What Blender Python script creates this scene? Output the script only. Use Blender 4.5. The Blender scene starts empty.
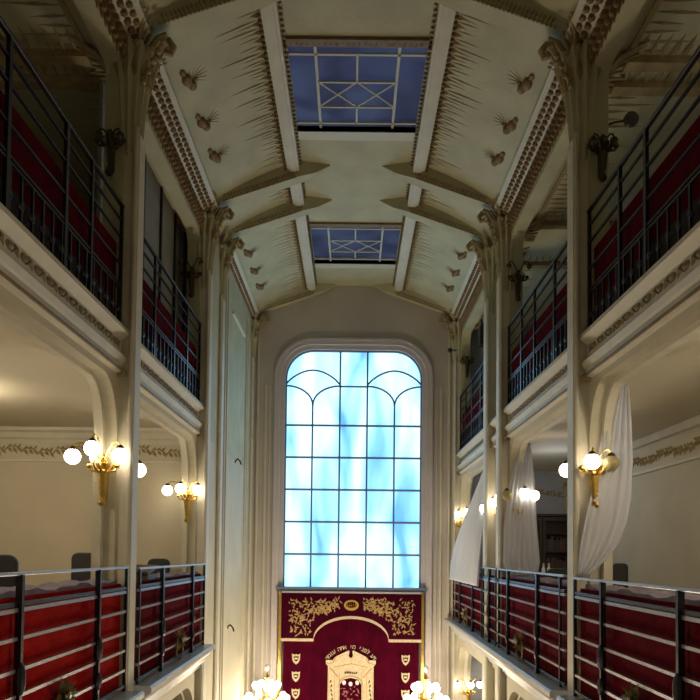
import bpy, bmesh, math, random
from mathutils import Vector, Matrix
PI = math.pi
random.seed(7)
SC = bpy.context.scene
COL = SC.collection
F = 673.0

# ------------------------------------------------------------------ materials
def mat(name, col, rough=.6, metal=0, noise=0, nscale=6, bump=0, bscale=30, emit=None, es=0, spec=.5, col2=None, trans=0, stretch=None):
    m = bpy.data.materials.new(name); m.use_nodes = True
    nt = m.node_tree; N = nt.nodes; L = nt.links
    b = N['Principled BSDF']
    b.inputs['Base Color'].default_value = (*col, 1)
    b.inputs['Roughness'].default_value = rough
    b.inputs['Metallic'].default_value = metal
    b.inputs['Specular IOR Level'].default_value = spec
    if emit:
        b.inputs['Emission Color'].default_value = (*emit, 1)
        b.inputs['Emission Strength'].default_value = es
    tc = N.new('ShaderNodeTexCoord'); mp = N.new('ShaderNodeMapping')
    L.new(tc.outputs['Object'], mp.inputs['Vector'])
    if stretch: mp.inputs['Scale'].default_value = stretch
    if noise or col2:
        n = N.new('ShaderNodeTexNoise'); n.inputs['Scale'].default_value = nscale; n.inputs['Detail'].default_value = 5
        L.new(mp.outputs[0], n.inputs['Vector'])
        r = N.new('ShaderNodeValToRGB')
        c2 = col2 or tuple(c * (1 - noise) for c in col)
        r.color_ramp.elements[0].position = .3; r.color_ramp.elements[1].position = .7
        r.color_ramp.elements[0].color = (*c2, 1); r.color_ramp.elements[1].color = (*col, 1)
        L.new(n.outputs['Fac'], r.inputs['Fac']); L.new(r.outputs['Color'], b.inputs['Base Color'])
    if bump:
        n2 = N.new('ShaderNodeTexNoise'); n2.inputs['Scale'].default_value = bscale; n2.inputs['Detail'].default_value = 4
        L.new(mp.outputs[0], n2.inputs['Vector'])
        bp = N.new('ShaderNodeBump'); bp.inputs['Strength'].default_value = bump; bp.inputs['Distance'].default_value = .01
        L.new(n2.outputs['Fac'], bp.inputs['Height']); L.new(bp.outputs[0], b.inputs['Normal'])
    return m

M = {}
M['plaster'] = mat('cream_plaster', (.62, .57, .43), .6, noise=.14, nscale=1.6, bump=.25, bscale=25)
M['plaster_up'] = mat('vault_plaster', (.55, .53, .35), .65, noise=.2, nscale=2.2, bump=.3, bscale=18)
M['gallery'] = mat('gallery_wall_paint', (.62, .56, .42), .7, noise=.12, nscale=1.2, bump=.15)
M['endwall'] = mat('end_wall_paint', (.56, .50, .46), .7, noise=.14, nscale=1.4, bump=.2)
M['moulding'] = mat('painted_moulding', (.68, .64, .52), .5, noise=.12, nscale=4, bump=.2)
M['ledge'] = mat('painted_ledge', (.56, .57, .58), .3, noise=.15, nscale=3)
M['relief'] = mat('tinted_relief', (.44, .34, .17), .55, noise=.35, nscale=9, bump=.3)
M['garland'] = mat('toned_garland', (.33, .25, .12), .55, noise=.5, nscale=14)
M['leafbrown'] = mat('bronzed_leaf', (.27, .17, .07), .55, noise=.4, nscale=12)
M['gilt'] = mat('gilt_brass', (.83, .58, .16), .28, metal=1, noise=.3, nscale=20)
M['iron'] = mat('dark_iron', (.035, .033, .045), .35, metal=.6, noise=.3, nscale=20)
M['steel'] = mat('polished_bar', (.38, .38, .43), .35, metal=.6, noise=.2, nscale=15)
M['bronze'] = mat('old_bronze', (.10, .08, .05), .4, metal=.8, noise=.3, nscale=20)
M['orn'] = mat('patinated_ornament', (.27, .22, .10), .4, metal=.6, noise=.4, nscale=22)
M['red'] = mat('red_velvet_warmlit', (.36, .010, .008), 1.0, spec=.05, noise=.35, nscale=7, bump=.4, bscale=60, stretch=(1, 1, 3))  # warm light on the near left panel is put into this brighter red
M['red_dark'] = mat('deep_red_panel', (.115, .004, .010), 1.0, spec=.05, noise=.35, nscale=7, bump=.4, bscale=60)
M['purple'] = mat('black_purple_cloth', (.028, .016, .03), .8, noise=.4, nscale=8)
M['cloth'] = mat('mauve_grey_cloth', (.27, .23, .31), .85, noise=.35, nscale=9, bump=.4)
M['black'] = mat('black_leatherette', (.02, .02, .024), .45, noise=.2, nscale=10)
M['wood'] = mat('dark_walnut', (.045, .020, .012), .45, noise=.4, nscale=5, stretch=(6, 6, 1))
M['wood_mid'] = mat('brown_wood', (.16, .085, .045), .5, noise=.4, nscale=5, stretch=(6, 6, 1))
M['parquet'] = mat('worn_floor', (.22, .14, .08), .5, noise=.4, nscale=4)
M['maroon'] = mat('maroon_velvet', (.082, .002, .015), 1.0, spec=.05, noise=.45, nscale=3, bump=.3, bscale=50)
M['maroon_deep'] = mat('deep_maroon_velvet', (.055, .002, .014), 1.0, spec=.05, noise=.3, nscale=3, bump=.3, bscale=50)
M['goldthread'] = mat('gold_thread', (.62, .43, .17), .5, noise=.35, nscale=30)
M['palethread'] = mat('pale_gold_thread', (.78, .62, .40), .6, noise=.3, nscale=22)
M['pinkthread'] = mat('pink_thread', (.60, .25, .22), .6, noise=.4, nscale=22)
M['silver'] = mat('silver_braid', (.55, .54, .56), .5, noise=.3, nscale=22)
M['leadbar'] = mat('window_bar', (.17, .22, .32), .5)
M['winframe'] = mat('window_surround', (.60, .55, .56), .5, noise=.08, nscale=4)
M['skybar'] = mat('skylight_bar', (.62, .60, .48), .5)
M['daylitwall'] = mat('daylight_tinted_wall', (.42, .45, .53), .7, noise=.1)  # bluish daylight is put into the base colour of this wall
M['greypanel'] = mat('grey_panelling', (.34, .33, .30), .6, noise=.2, nscale=3)
M['globe'] = mat('lit_globe', (.9, .85, .7), .3, emit=(1, .87, .66), es=10)
M['globe_off'] = mat('unlit_globe', (.50, .42, .20), .15, noise=.1)
M['globe_dark'] = mat('dark_globe', (.10, .09, .08), .2)
M['card'] = mat('white_card', (.75, .75, .78), .6)

# translucent curtain
m = bpy.data.materials.new('white_voile'); m.use_nodes = True
nt = m.node_tree; N = nt.nodes; L = nt.links; N.clear()
o = N.new('ShaderNodeOutputMaterial'); d = N.new('ShaderNodeBsdfDiffuse'); t = N.new('ShaderNodeBsdfTranslucent'); x = N.new('ShaderNodeMixShader')
d.inputs['Color'].default_value = (.82, .83, .88, 1); t.inputs['Color'].default_value = (.74, .78, .88, 1); x.inputs[0].default_value = .35
L.new(d.outputs[0], x.inputs[1]); L.new(t.outputs[0], x.inputs[2]); L.new(x.outputs[0], o.inputs['Surface']); M['voile'] = m

# frosted glass panes: daylight coming through, blurred shapes of what stands outside
def pane_mat(name, c_lo, c_mid, c_hi, strength, scale, stretch, base=(.2, .25, .3)):
    m = bpy.data.materials.new(name); m.use_nodes = True
    nt = m.node_tree; N = nt.nodes; L = nt.links
    b = N['Principled BSDF']; b.inputs['Base Color'].default_value = (*base, 1); b.inputs['Roughness'].default_value = .6; b.inputs['Specular IOR Level'].default_value = .1
    tc = N.new('ShaderNodeTexCoord'); mp = N.new('ShaderNodeMapping'); mp.inputs['Scale'].default_value = stretch
    n = N.new('ShaderNodeTexNoise'); n.inputs['Scale'].default_value = scale; n.inputs['Detail'].default_value = 2.5; n.inputs['Distortion'].default_value = .5
    r = N.new('ShaderNodeValToRGB'); e = r.color_ramp.elements
    e[0].position = .34; e[0].color = (*c_lo, 1); e[1].position = .62; e[1].color = (*c_hi, 1)
    q = e.new(.46); q.color = (*c_mid, 1)
    L.new(tc.outputs['Object'], mp.inputs[0]); L.new(mp.outputs[0], n.inputs['Vector']); L.new(n.outputs['Fac'], r.inputs['Fac'])
    L.new(r.outputs['Color'], b.inputs['Emission Color']); b.inputs['Emission Strength'].default_value = strength
    return m
M['pane'] = pane_mat('frosted_daylight_glass', (.06, .26, .62), (.22, .52, .80), (.44, .74, .90), 2.2, 1.0, (1.3, 1, .38))
M['skypane'] = pane_mat('blue_dusk_glass', (.030, .036, .085), (.045, .055, .13), (.065, .095, .19), .5, 1.2, (1, 1, 1), (.02, .025, .04))
M['dimpane'] = pane_mat('dim_gallery_glass', (.03, .035, .05), (.05, .055, .075), (.08, .09, .12), 1.0, 1.5, (1, 1, 1), (.05, .05, .06))

# ------------------------------------------------------------------ mesh builder
class MB:
    def __init__(s): s.b = bmesh.new()
    def box(s, x0, x1, y0, y1, z0, z1):
        if x0 > x1: x0, x1 = x1, x0
        v = [s.b.verts.new(p) for p in [(x0,y0,z0),(x1,y0,z0),(x1,y1,z0),(x0,y1,z0),(x0,y0,z1),(x1,y0,z1),(x1,y1,z1),(x0,y1,z1)]]
        for f in [(0,3,2,1),(4,5,6,7),(0,1,5,4),(1,2,6,5),(2,3,7,6),(3,0,4,7)]: s.b.faces.new([v[i] for i in f])
        return s
    def prism(s, pts, f, a, b_):
        # pts: 2d outline, f(u,v,t)->xyz, extruded t=a..b_
        A = [s.b.verts.new(f(u, v, a)) for u, v in pts]; B = [s.b.verts.new(f(u, v, b_)) for u, v in pts]
        s.b.faces.new(A[::-1]); s.b.faces.new(B)
        n = len(pts)
        for i in range(n): s.b.faces.new([A[i], A[(i+1) % n], B[(i+1) % n], B[i]])
        return s
    def ringprism(s, outer, inner, f, a, b_, closed=False):
        n = len(outer); R = []
        for path in (outer, inner):
            for t_ in (a, b_): R.append([s.b.verts.new(f(u, v, t_)) for u, v in path])
        oa, ob, ia, ib = R
        for i in range(n if closed else n - 1):
            j = (i + 1) % n
            s.b.faces.new([oa[i], oa[j], ia[j], ia[i]]); s.b.faces.new([ob[i], ib[i], ib[j], ob[j]])
            s.b.faces.new([oa[i], ob[i], ob[j], oa[j]]); s.b.faces.new([ia[i], ia[j], ib[j], ib[i]])
        if not closed:
            for i in (0, n - 1): s.b.faces.new([oa[i], ia[i], ib[i], ob[i]])
        return s
    def tube(s, pts, r, n=8, r2=None, cap=True):
        pts = [Vector(p) for p in pts]; rings = []; m_ = len(pts)
        up = None
        for i, p in enumerate(pts):
            d_ = (pts[min(i+1, m_-1)] - pts[max(i-1, 0)]).normalized()
            if up is None: up = d_.orthogonal().normalized()
            up = (up - d_ * up.dot(d_)).normalized(); w = d_.cross(up)
            rr = r if r2 is None else r + (r2 - r) * i / (m_ - 1)
            rings.append([s.b.verts.new(p + (up * math.cos(2*PI*k/n) + w * math.sin(2*PI*k/n)) * rr) for k in range(n)])
        for a, c in zip(rings, rings[1:]):
            for k in range(n): s.b.faces.new([a[k], a[(k+1) % n], c[(k+1) % n], c[k]])
        if cap: s.b.faces.new(rings[0][::-1]); s.b.faces.new(rings[-1])
        return s
    def lathe(s, prof, c=(0,0,0), n=16, flute=0, nf=8, axis='z', sx=1, sy=1):
        rings = []
        for r, z in prof:
            ring = []
            for k in range(n):
                a = 2*PI*k/n; rr = r * (1 + flute * math.cos(nf * a))
                p = Vector((rr*math.cos(a)*sx, rr*math.sin(a)*sy, z))
                if axis == 'y': p = Vector((p.x, p.z, p.y))
                if axis == 'x': p = Vector((p.z, p.x, p.y))
                ring.append(s.b.verts.new(p + Vector(c)))
            rings.append(ring)
        for a, c_ in zip(rings, rings[1:]):
            for k in range(n): s.b.faces.new([a[k], a[(k+1) % n], c_[(k+1) % n], c_[k]])
        s.b.faces.new(rings[0][::-1]); s.b.faces.new(rings[-1])
        return s
    def ball(s, c, r, sx=1, sy=1, sz=1, u=14, v=9):
        bmesh.ops.create_uvsphere(s.b, u_segments=u, v_segments=v, radius=r, matrix=Matrix.Translation(c) @ Matrix.Diagonal((sx, sy, sz, 1)))
        return s
    def leaf(s, base, tip, w, t_, nrm):
        # a raised, pointed leaf lying on a surface with normal nrm
        b_, e = Vector(base), Vector(tip); n_ = Vector(nrm).normalized(); d_ = (e - b_); sd = d_.cross(n_).normalized()
        mid = b_ + d_ * .38
        vs = [s.b.verts.new(p) for p in (b_ - n_*.004, mid + sd*w/2 - n_*.004, e - n_*.004, mid - sd*w/2 - n_*.004, mid + n_*t_, b_ + d_*.12 + n_*t_*.6)]
        for f in [(0,1,5),(5,1,4),(1,2,4),(2,3,4),(4,3,5),(3,0,5),(0,3,2,1)]: s.b.faces.new([vs[i] for i in f])
        return s
    def build(s, name, m_, parent=None, smooth=False, bevel=0, loc=None):
        bmesh.ops.recalc_face_normals(s.b, faces=s.b.faces)
        me = bpy.data.meshes.new(name)
        if smooth:
            for f in s.b.faces: f.smooth = True
            for e in s.b.edges:
                if len(e.link_faces) == 2 and e.calc_face_angle(0) > .7: e.smooth = False
        s.b.to_mesh(me); s.b.free(); me.materials.append(m_)
        o_ = bpy.data.objects.new(name, me); COL.objects.link(o_)
        if parent: o_.parent = parent
        if bevel:
            bv = o_.modifiers.new('edge', 'BEVEL'); bv.width = bevel; bv.segments = 2; bv.limit_method = 'ANGLE'
        return o_

def struct(o_, label=None):
    o_['kind'] = 'structure'
    if label: o_['label'] = label
    return o_
def tag(o_, label, cat, group=None):
    o_['label'] = label; o_['category'] = cat
    if group: o_['group'] = group
    return o_
def empty(name, loc, label, cat, group=None):
    o_ = bpy.data.objects.new(name, None); COL.objects.link(o_); o_.location = loc; o_.empty_display_size = .2
    return tag(o_, label, cat, group)
def lbl(o_, text): o_['label'] = text; return o_
def rel(parent, o_):
    o_.parent = parent; return o_

YZ = lambda u, v, t_: (t_, u, v)     # outline in y,z extruded along x
XZ = lambda u, v, t_: (u, t_, v)     # outline in x,z extruded along y
XY = lambda u, v, t_: (u, v, t_)

def arc(cx, cy, r, a0, a1, n=8, ry=None):
    ry = ry or r
    return [(cx + r*math.cos(math.radians(a0 + (a1-a0)*i/n)), cy + ry*math.sin(math.radians(a0 + (a1-a0)*i/n))) for i in range(n+1)]

# ------------------------------------------------------------------ setting (heights are measured from the eye of the camera)
G0, G1, G2 = -5.3, -1.43, 2.30
YB, YE = -1.6, 15.62
XL, XR = 6.2, 4.9                    # outer walls of the galleries
PY = [(3.25, 3.5), (6.99, 7.21), (10.58, 10.80), (11.62, 11.86), (15.32, 15.62)]   # pillar depth ranges
struct(MB().box(-XL, XR, YB, YE, G0-.2, G0).build('floor', M['parquet']))
for s, X, ye in ((-1, XL, 11.6), (1, XR, YE)):
    side = 'left' if s < 0 else 'right'
    struct(MB().box(s*X, s*(X+.2), YB, YE, G0, 5.6).build('wall_'+side, M['gallery']))
    struct(MB().box(s*2.42, s*X, YB, ye, G1-.22, G1).build('floor', M['parquet']))
    struct(MB().box(s*2.60, s*X, YB, ye, 1.98, G2).build('floor', M['gallery']))
    # seat tier of the lower gallery
    struct(MB().box(s*3.5, s*X, 1.0, 10.5, G1, G1+.18).build('floor', M['parquet']))
    g = MB().box(s*2.5, s*X, YB, YE, 5.28, 5.40)
    gc = struct(g.build('ceiling', M['plaster_up']))
    # leaf strokes on the gallery ceiling
    lf = MB()
    for y0, y1 in ((3.6, 6.9), (7.3, 10.4), (11.9, 15.2)):
        k = 0; y = y0
        while y < y1:
            ln = .75 if k % 3 == 0 else .45
            lf.leaf((s*2.85, y, 5.28), (s*(2.85+ln), y+random.uniform(-.03, .03), 5.28), .06, .02, (0,0,-1)); y += .13; k += 1
        for xx in (2.82,): lf.box(s*xx, s*(xx+.05), y0, y1, 5.25, 5.29)
        for yy in (y0-.02, y1):
            lf.box(s*2.85, s*4.6, yy, yy+.14, 5.20, 5.285)
            for q in range(14): lf.leaf((s*(2.95+q*.12), yy-.0, 5.24), (s*(2.95+q*.12), yy-.32, 5.28), .05, .015, (0,0,-1))
    lf.build('leaf_frieze', M['relief'], gc)
struct(MB().box(-XL, XR, YB-.2, YB, G0, 6.8).build('wall_rear', M['gallery']))
struct(MB().box(-2.4, 2.4, YB, .6, G1-.2, G1-.0).build('floor', M['parquet']))

# cross walls
def cross(name, x0, x1, y, z0, z1, m_): return struct(MB().box(x0, x1, y, y+.2, z0, z1).build(name, m_))
cw = cross('wall_cross', -XL, -2.6, 10.86, G1, 1.98, M['gallery'])
def garland(mb, x0, x1, y, z, step=.26, nrm=(0,-1,0), along='x'):
    x_ = x0; k = 0; zc_ = z
    P = (lambda a, b_: (a, y, b_)) if along == 'x' else (lambda a, b_: (y, a, b_))
    while x_ < x1:
        hgt = .055 * math.sin(k * 1.1); z = zc_ + .03*math.sin(k*1.6)
        mb.tube([P(x_ + step*.0, z - .03 + hgt*.3), P(x_ + step*.3, z + .05), P(x_ + step*.7, z + .04), P(x_ + step, z - .03)], .014, 5)
        for q in (.2, .5, .8):
            mb.leaf(P(x_ + step*q, z + .02), P(x_ + step*q + .07, z - .07 + .02*math.sin(k+q*9)), .06, .03, nrm)
            mb.leaf(P(x_ + step*q, z + .02), P(x_ + step*q + .05, z + .09), .045, .025, nrm)
        x_ += step; k += 1
g = MB(); garland(g, -5.9, -2.75, 10.855, 1.62); g.build('garland_frieze', M['relief'], cw)
g = MB().prism([(10.86,1.98),(10.70,1.98),(10.70,1.93),(10.76,1.90),(10.80,1.82),(10.83,1.80),(10.86,1.74)], YZ, -XL, -2.8).box(-XL, -2.8, 10.83, 10.86, 1.44, 1.47)
g.build('cornice', M['moulding'], cw)
cw2 = cross('wall_cross', -XL, -2.6, 10.86, G2, 5.3, M['greypanel'])
g = MB()
for xx in (-2.78, -3.12, -3.46, -3.80, -4.15): g.box(xx-.018, xx+.018, 10.80, 10.86, G2, 5.28)
g.build('batten', M['black'], cw2)
wr = struct(MB().box(XR-.06, XR, YB, YE-.02, 1.40, 1.44).box(XR-.10, XR, YB, YE-.02, 1.86, 1.98).build('trim_1', M['moulding']))
g = MB(); garland(g, 3.0, 15.4, XR-.01, 1.62, .30, (-1,0,0), 'y'); g.build('garland_frieze', M['relief'], wr)
struct(cross('wall_cross', 2.5, XR, YE, G0, 5.6, M['daylitwall']))
g = MB(); garland(g, 2.9, 4.8, YE-.005, 1.45); g2 = g.build('trim_2', M['relief']); struct(g2)
# ground floor back walls
struct(MB().box(-XL, -2.45, 11.6, 11.8, G0, G1-.2).build('wall_cross', M['gallery']))

scr = struct(MB().box(-2.86, -2.82, 7.3, 10.78, G2, 5.26).build('partition', M['greypanel']))
g = MB()
for yy in (7.9, 8.75, 9.55, 10.3): g.box(-2.82, -2.79, yy-.02, yy+.02, G2, 5.26)
g.build('batten', M['black'], scr)
# windows of the upper right gallery
for yy, nm in ((13.2, 'window_4'), (9.2, 'window_5')):
    fr = struct(MB().box(XR-.06, XR+.02, yy-.75, yy+.75, 3.3, 4.75).build(nm, M['moulding']))
    MB().box(XR-.08, XR-.05, yy-.65, yy+.65, 3.4, 4.65).build('pane', M['dimpane'], fr)
    g = MB().box(XR-.10, XR-.07, yy-.02, yy+.02, 3.4, 4.65).box(XR-.10, XR-.07, yy-.65, yy+.65, 4.0, 4.04); g.build('glazing_bar', M['leadbar'], fr)

# ------------------------------------------------------------------ arcades
def opening(y0, y1, zb, zt, z1, oy0, oy1, r, ry=None, q=1):
    ry = ry or r
    return [(y0, zb), (oy0, zb)] + arc(oy0+r*q, zt-ry*q, r*q, 180, 90, 8, ry*q) + arc(oy1-r, zt-ry, r, 90, 0, 8, ry) + [(oy1, zb), (y1, zb), (y1, z1), (y0, z1)]
BAYS = [(YB, 3.25), (3.5, 6.99), (7.21, 10.58), (11.86, 15.32)]
for s, side in ((-1, 'left'), (1, 'right')):
    lo, mid, up = MB(), MB(), MB()
    for i, (a, b_) in enumerate(BAYS):
        e0 = YB if i == 0 else a - (.13 if i < 3 else .14); e1 = b_ + (.13 if i < 2 else (.2 if i == 2 else .3))
        if i == 0: e0 = YB
        if i > 0: e0 = a - .13
        if i == 3 and s < 0:
            for w, z0, z1 in ((lo, G0, G1-.05), (mid, G1-.05, 1.85), (up, 1.85, 5.5)): w.box(-2.36, -2.70, 10.95, YE, z0, z1)
            continue
        lo.prism(opening(e0, e1, G0, -2.0, G1-.05, a+.02, b_-.02, .62, .75), YZ, s*2.42, s*2.7)
        mid.prism(opening(e0, e1, G1-.05, 1.78, 1.98, a+.02, b_-.02, .42, .62), YZ, s*2.46, s*2.70)
        up.prism(opening(e0, e1, G2, 5.14 if i == 1 else 5.06, 5.5, a+.02, b_-.02, *((.12, .12) if i == 1 else (.25, .38)), .25), YZ, s*2.46, s*2.66)
    if s > 0:  # narrow opening between the twin pillars
        lo.box(2.42, 2.8, 10.8, 11.62, -1.9, G1-.05); up.box(2.46, 2.66, 10.8, 11.62, 4.9, 5.5); mid.box(2.46, 2.8, 10.8, 11.62, 1.7, 1.98)
        lo.box(2.46, 2.8, 10.8, 11.62, G0, -1.9)
    A = struct(mid.build('wall_'+side+'_arcade', M['plaster'])); lo.build('lower_arcade', M['plaster'], A); up.build('upper_arcade', M['plaster_up'], A)
    # raised rib lining the arches
    rb = MB()
    for i, (a, b_) in enumerate(BAYS):
        if i == 0 or (i == 3 and s < 0): continue
        for zb, zt, r, ry, xo in ((G1, 1.78, .42, .62, 2.46), (G0, -2.0, .62, .75, 2.42)):
            o1 = [(a+.02, zb)] + arc(a+.02+r, zt-ry, r, 180, 90, 8, ry) + arc(b_-.02-r, zt-ry, r, 90, 0, 8, ry) + [(b_-.02, zb)]
            o2 = [(a+.09, zb)] + arc(a+.02+r, zt-ry, r-.07, 180, 90, 8, ry-.05) + arc(b_-.02-r, zt-ry, r-.07, 90, 0, 8, ry-.05) + [(b_-.09, zb)]
            rb.ringprism(o1, o2, YZ, s*(xo+.12), s*(xo+.2))
    rb.build('arch_rib', M['moulding'], A)

# ------------------------------------------------------------------ cornices and ledges
def mir(pts, s): return [(s*a, b_) for a, b_ in pts]
up_prof = [(2.5,2.32),(2.37,2.32),(2.36,2.27),(2.40,2.24),(2.44,2.21),(2.44,2.08),(2.40,2.05),(2.38,2.02),(2.40,1.97),(2.42,1.95),(2.42,1.91),(2.40,1.885),(2.41,1.86),(2.45,1.85),(2.5,1.83)]
lo_prof = [(2.5,-1.43),(2.14,-1.43),(2.12,-1.45),(2.12,-1.50),(2.17,-1.53),(2.22,-1.60),(2.26,-1.62),(2.28,-1.70),(2.35,-1.74),(2.36,-1.80),(2.42,-1.84),(2.5,-1.84)]
for s, side in ((-1, 'left'), (1, 'right')):
    segs = [(YB, 3.25), (3.5, 6.98), (7.22, 10.57)]
    if s > 0: segs += [(10.82, 11.6), (11.88, 15.3)]
    c1, gl, c2 = MB(), MB(), MB()
    for a, b_ in segs:
        c1.prism(mir(up_prof, s), XZ, a, b_)
        y = max(a, 3.0) + .12
        while y < b_ - .1:
            gl.ball((s*2.44, y, 2.15), .05, .55, 1.1, .7, 8, 5); gl.leaf((s*2.44, y+.03, 2.19), (s*2.44, y+.15, 2.10), .05, .035, (-s,0,0)); gl.leaf((s*2.44, y+.02, 2.11), (s*2.44, y+.12, 2.19), .04, .03, (-s,0,0)); y += .21
        # curled end of the moulding
        gl.lathe([(.02,-.05),(.045,-.03),(.045,.03),(.02,.05)], (s*2.42, b_-.04, 1.86), 10, axis='x')
    C1 = struct(c1.build('trim_3' if s < 0 else 'trim_4', M['moulding'])); gl.build('garland_relief', M['garland'], C1)
    dk = MB()
    for a, b_ in segs: dk.box(s*2.385, s*2.40, a, b_-.1, 1.865, 1.885)
    dk.build('groove_line', M['leafbrown'], C1)
    segs2 = [(YB, 6.98), (7.22, 10.57)] + ([(10.57, 11.7), (11.7, 15.4)] if s > 0 else [])
    for a, b_ in segs2:
        c2.prism(mir(lo_prof, s), XZ, a-.0, b_)
    C2 = struct(c2.build('trim_5' if s < 0 else 'trim_6', M['ledge']))

# ------------------------------------------------------------------ pillars
def pillar(s, i, label, x_in=2.30, solid=False):
    y0, y1 = PY[i]; yc = (y0+y1)/2
    p = MB()
    p.box(s*2.46, s*2.70, y0, y1, G0, 1.9); p.box(s*2.46, s*2.68, y0, y1, 1.9, 5.4)
    P = struct(p.build('pillar', M['plaster'], bevel=.012), label)
    sh = MB()
    sh.box(s*x_in, s*2.48, y0+.01, y1-.01, G0, 4.45)
    sh.tube([(s*(x_in+.035), y0+.0, G0), (s*(x_in+.035), y0+.0, 4.5)], .028, 8)
    sh.box(s*(x_in-.0), s*2.50, y0-.03, y1+.03, 1.90, 1.96) if False else None
    sh.build('shaft', M['moulding'], P, bevel=.02)
    # fluted, flaring capital
    fl = MB().lathe([(.10,4.20),(.13,4.26),(.135,4.45),(.155,4.7),(.185,4.95),(.225,5.15),(.27,5.30),(.28,5.36)], (s*2.45, yc, 0), 84, .10, 14)
    fl.build('capital_flare', M['plaster_up'], P, smooth=True)
    lv = MB()
    for q in range(12):
        a = 2*PI*q/12; c_, d_ = math.cos(a), math.sin(a)
        lv.leaf((s*2.44 + c_*.14, yc + d_*.14, 4.98), (s*2.44 + c_*.27, yc + d_*.27, 5.30), .10, .05, (c_, d_, -.3))
        lv.ball((s*2.44 + c_*.26, yc + d_*.26, 5.33), .045, 1, 1, .8, 8, 5)
    lv.build('capital_leaf', M['relief'], P)
    # scroll hooking inward at the spring of the vault
    sc_ = MB()
    path = [(s*2.28, yc, 5.00), (s*2.24, yc, 5.20), (s*2.19, yc, 5.38), (s*2.12, yc, 5.50), (s*2.04, yc, 5.53), (s*1.99, yc, 5.46), (s*2.02, yc, 5.39), (s*2.08, yc, 5.41)]
    sc_.tube(path, .05, 8, .035)
    for dy in (-.09, .09): sc_.tube([(a, b_+dy, c_) for a, b_, c_ in path[:5]], .03, 6, .03)
    for q in range(5): sc_.ball((s*(2.27-.05*q), yc-.12, 5.0+.11*q), .035, 1, .8, 1, 8, 5)
    sc_.build('capital_scroll', M['relief'], P, smooth=True)
    # fan spreading from the capital to the vault
    fn = MB()
    for q in range(9):
        a = -70 + 140*q/8; ca = math.sin(math.radians(a))
        fn.tube([(s*2.36, yc + ca*.08, 5.25), (s*2.28, yc + ca*.26, 5.42), (s*2.18, yc + ca*.42, 5.58)], .028, 6, .012)
        fn.tube([(s*2.56, yc + ca*.08, 5.10), (s*2.75, yc + ca*.26, 5.22), (s*2.98, yc + ca*.44, 5.27)], .03, 6, .014)
    fn.build('capital_fan', M['relief'], P)
    return P
PL = {}
for s, side in ((-1, 'left'), (1, 'right')):
    for i in range(5):
        if s < 0 and i == 3: pass
        where = ['nearest', 'tall foreground', 'front twin', 'rear twin', 'far end'][i]
        PL[s, i] = pillar(s, i, f'cream fluted pillar with leafy capital, {where} pillar on the {side} of the nave')

# small dark drop above each pillar shaft (bracket knots)
# ------------------------------------------------------------------ vault ceiling
prof = [(2.66,5.40),(2.42,5.42),(2.34,5.50),(2.24,5.60),(2.10,5.71),(1.90,5.83),(1.60,5.98),(1.30,6.11),(1.07,6.20),(.98,6.28)]
def vault(s):
    g = MB(); outer = [(x_, z+.08) for x_, z in prof]
    g.ringprism(mir(outer, s), mir(prof, s), XZ, YB, YE)
    return g
cl = MB(); cv = vault(-1); 
C = struct(cv.build('ceiling', M['plaster_up'], smooth=True))
g = vault(1).build('vault_side', M['plaster_up'], C, smooth=True)
SKY = [(8.12, 9.80), (12.70, 14.36)]
g = MB()
for a, b_ in ((YB, SKY[0][0]), (SKY[0][1], SKY[1][0]), (SKY[1][1], YE)): g.box(-1.0, 1.0, a, b_, 6.28, 6.36)
for a, b_ in SKY: g.box(-1.0, -.94, a, b_, 6.28, 6.36).box(1.0, .94, a, b_, 6.28, 6.36)
g.build('ceiling_panel', M['plaster_up'], C)
g = MB()
for s in (-1, 1):
    g.box(s*.91, s*1.10, YB, YE, 6.12, 6.30); g.box(s*.95, s*1.06, YB, YE, 6.09, 6.12); g.box(s*.88, s*.91, YB, YE, 6.24, 6.30)
    y = 3.0
g.build('ceiling_beam', M['moulding'], C)
g = MB()
for s in (-1, 1):
    y = 5.0
    while y < YE - .1:
        g.ball((s*1.13, y, 6.13), .028, 1, 1, 1, 6, 4); g.leaf((s*.91, y, 6.22), (s*.86, y+.05, 6.25), .05, .03, (0,0,-1)); y += .085
g.build('bead_row', M['leafbrown'], C)
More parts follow.
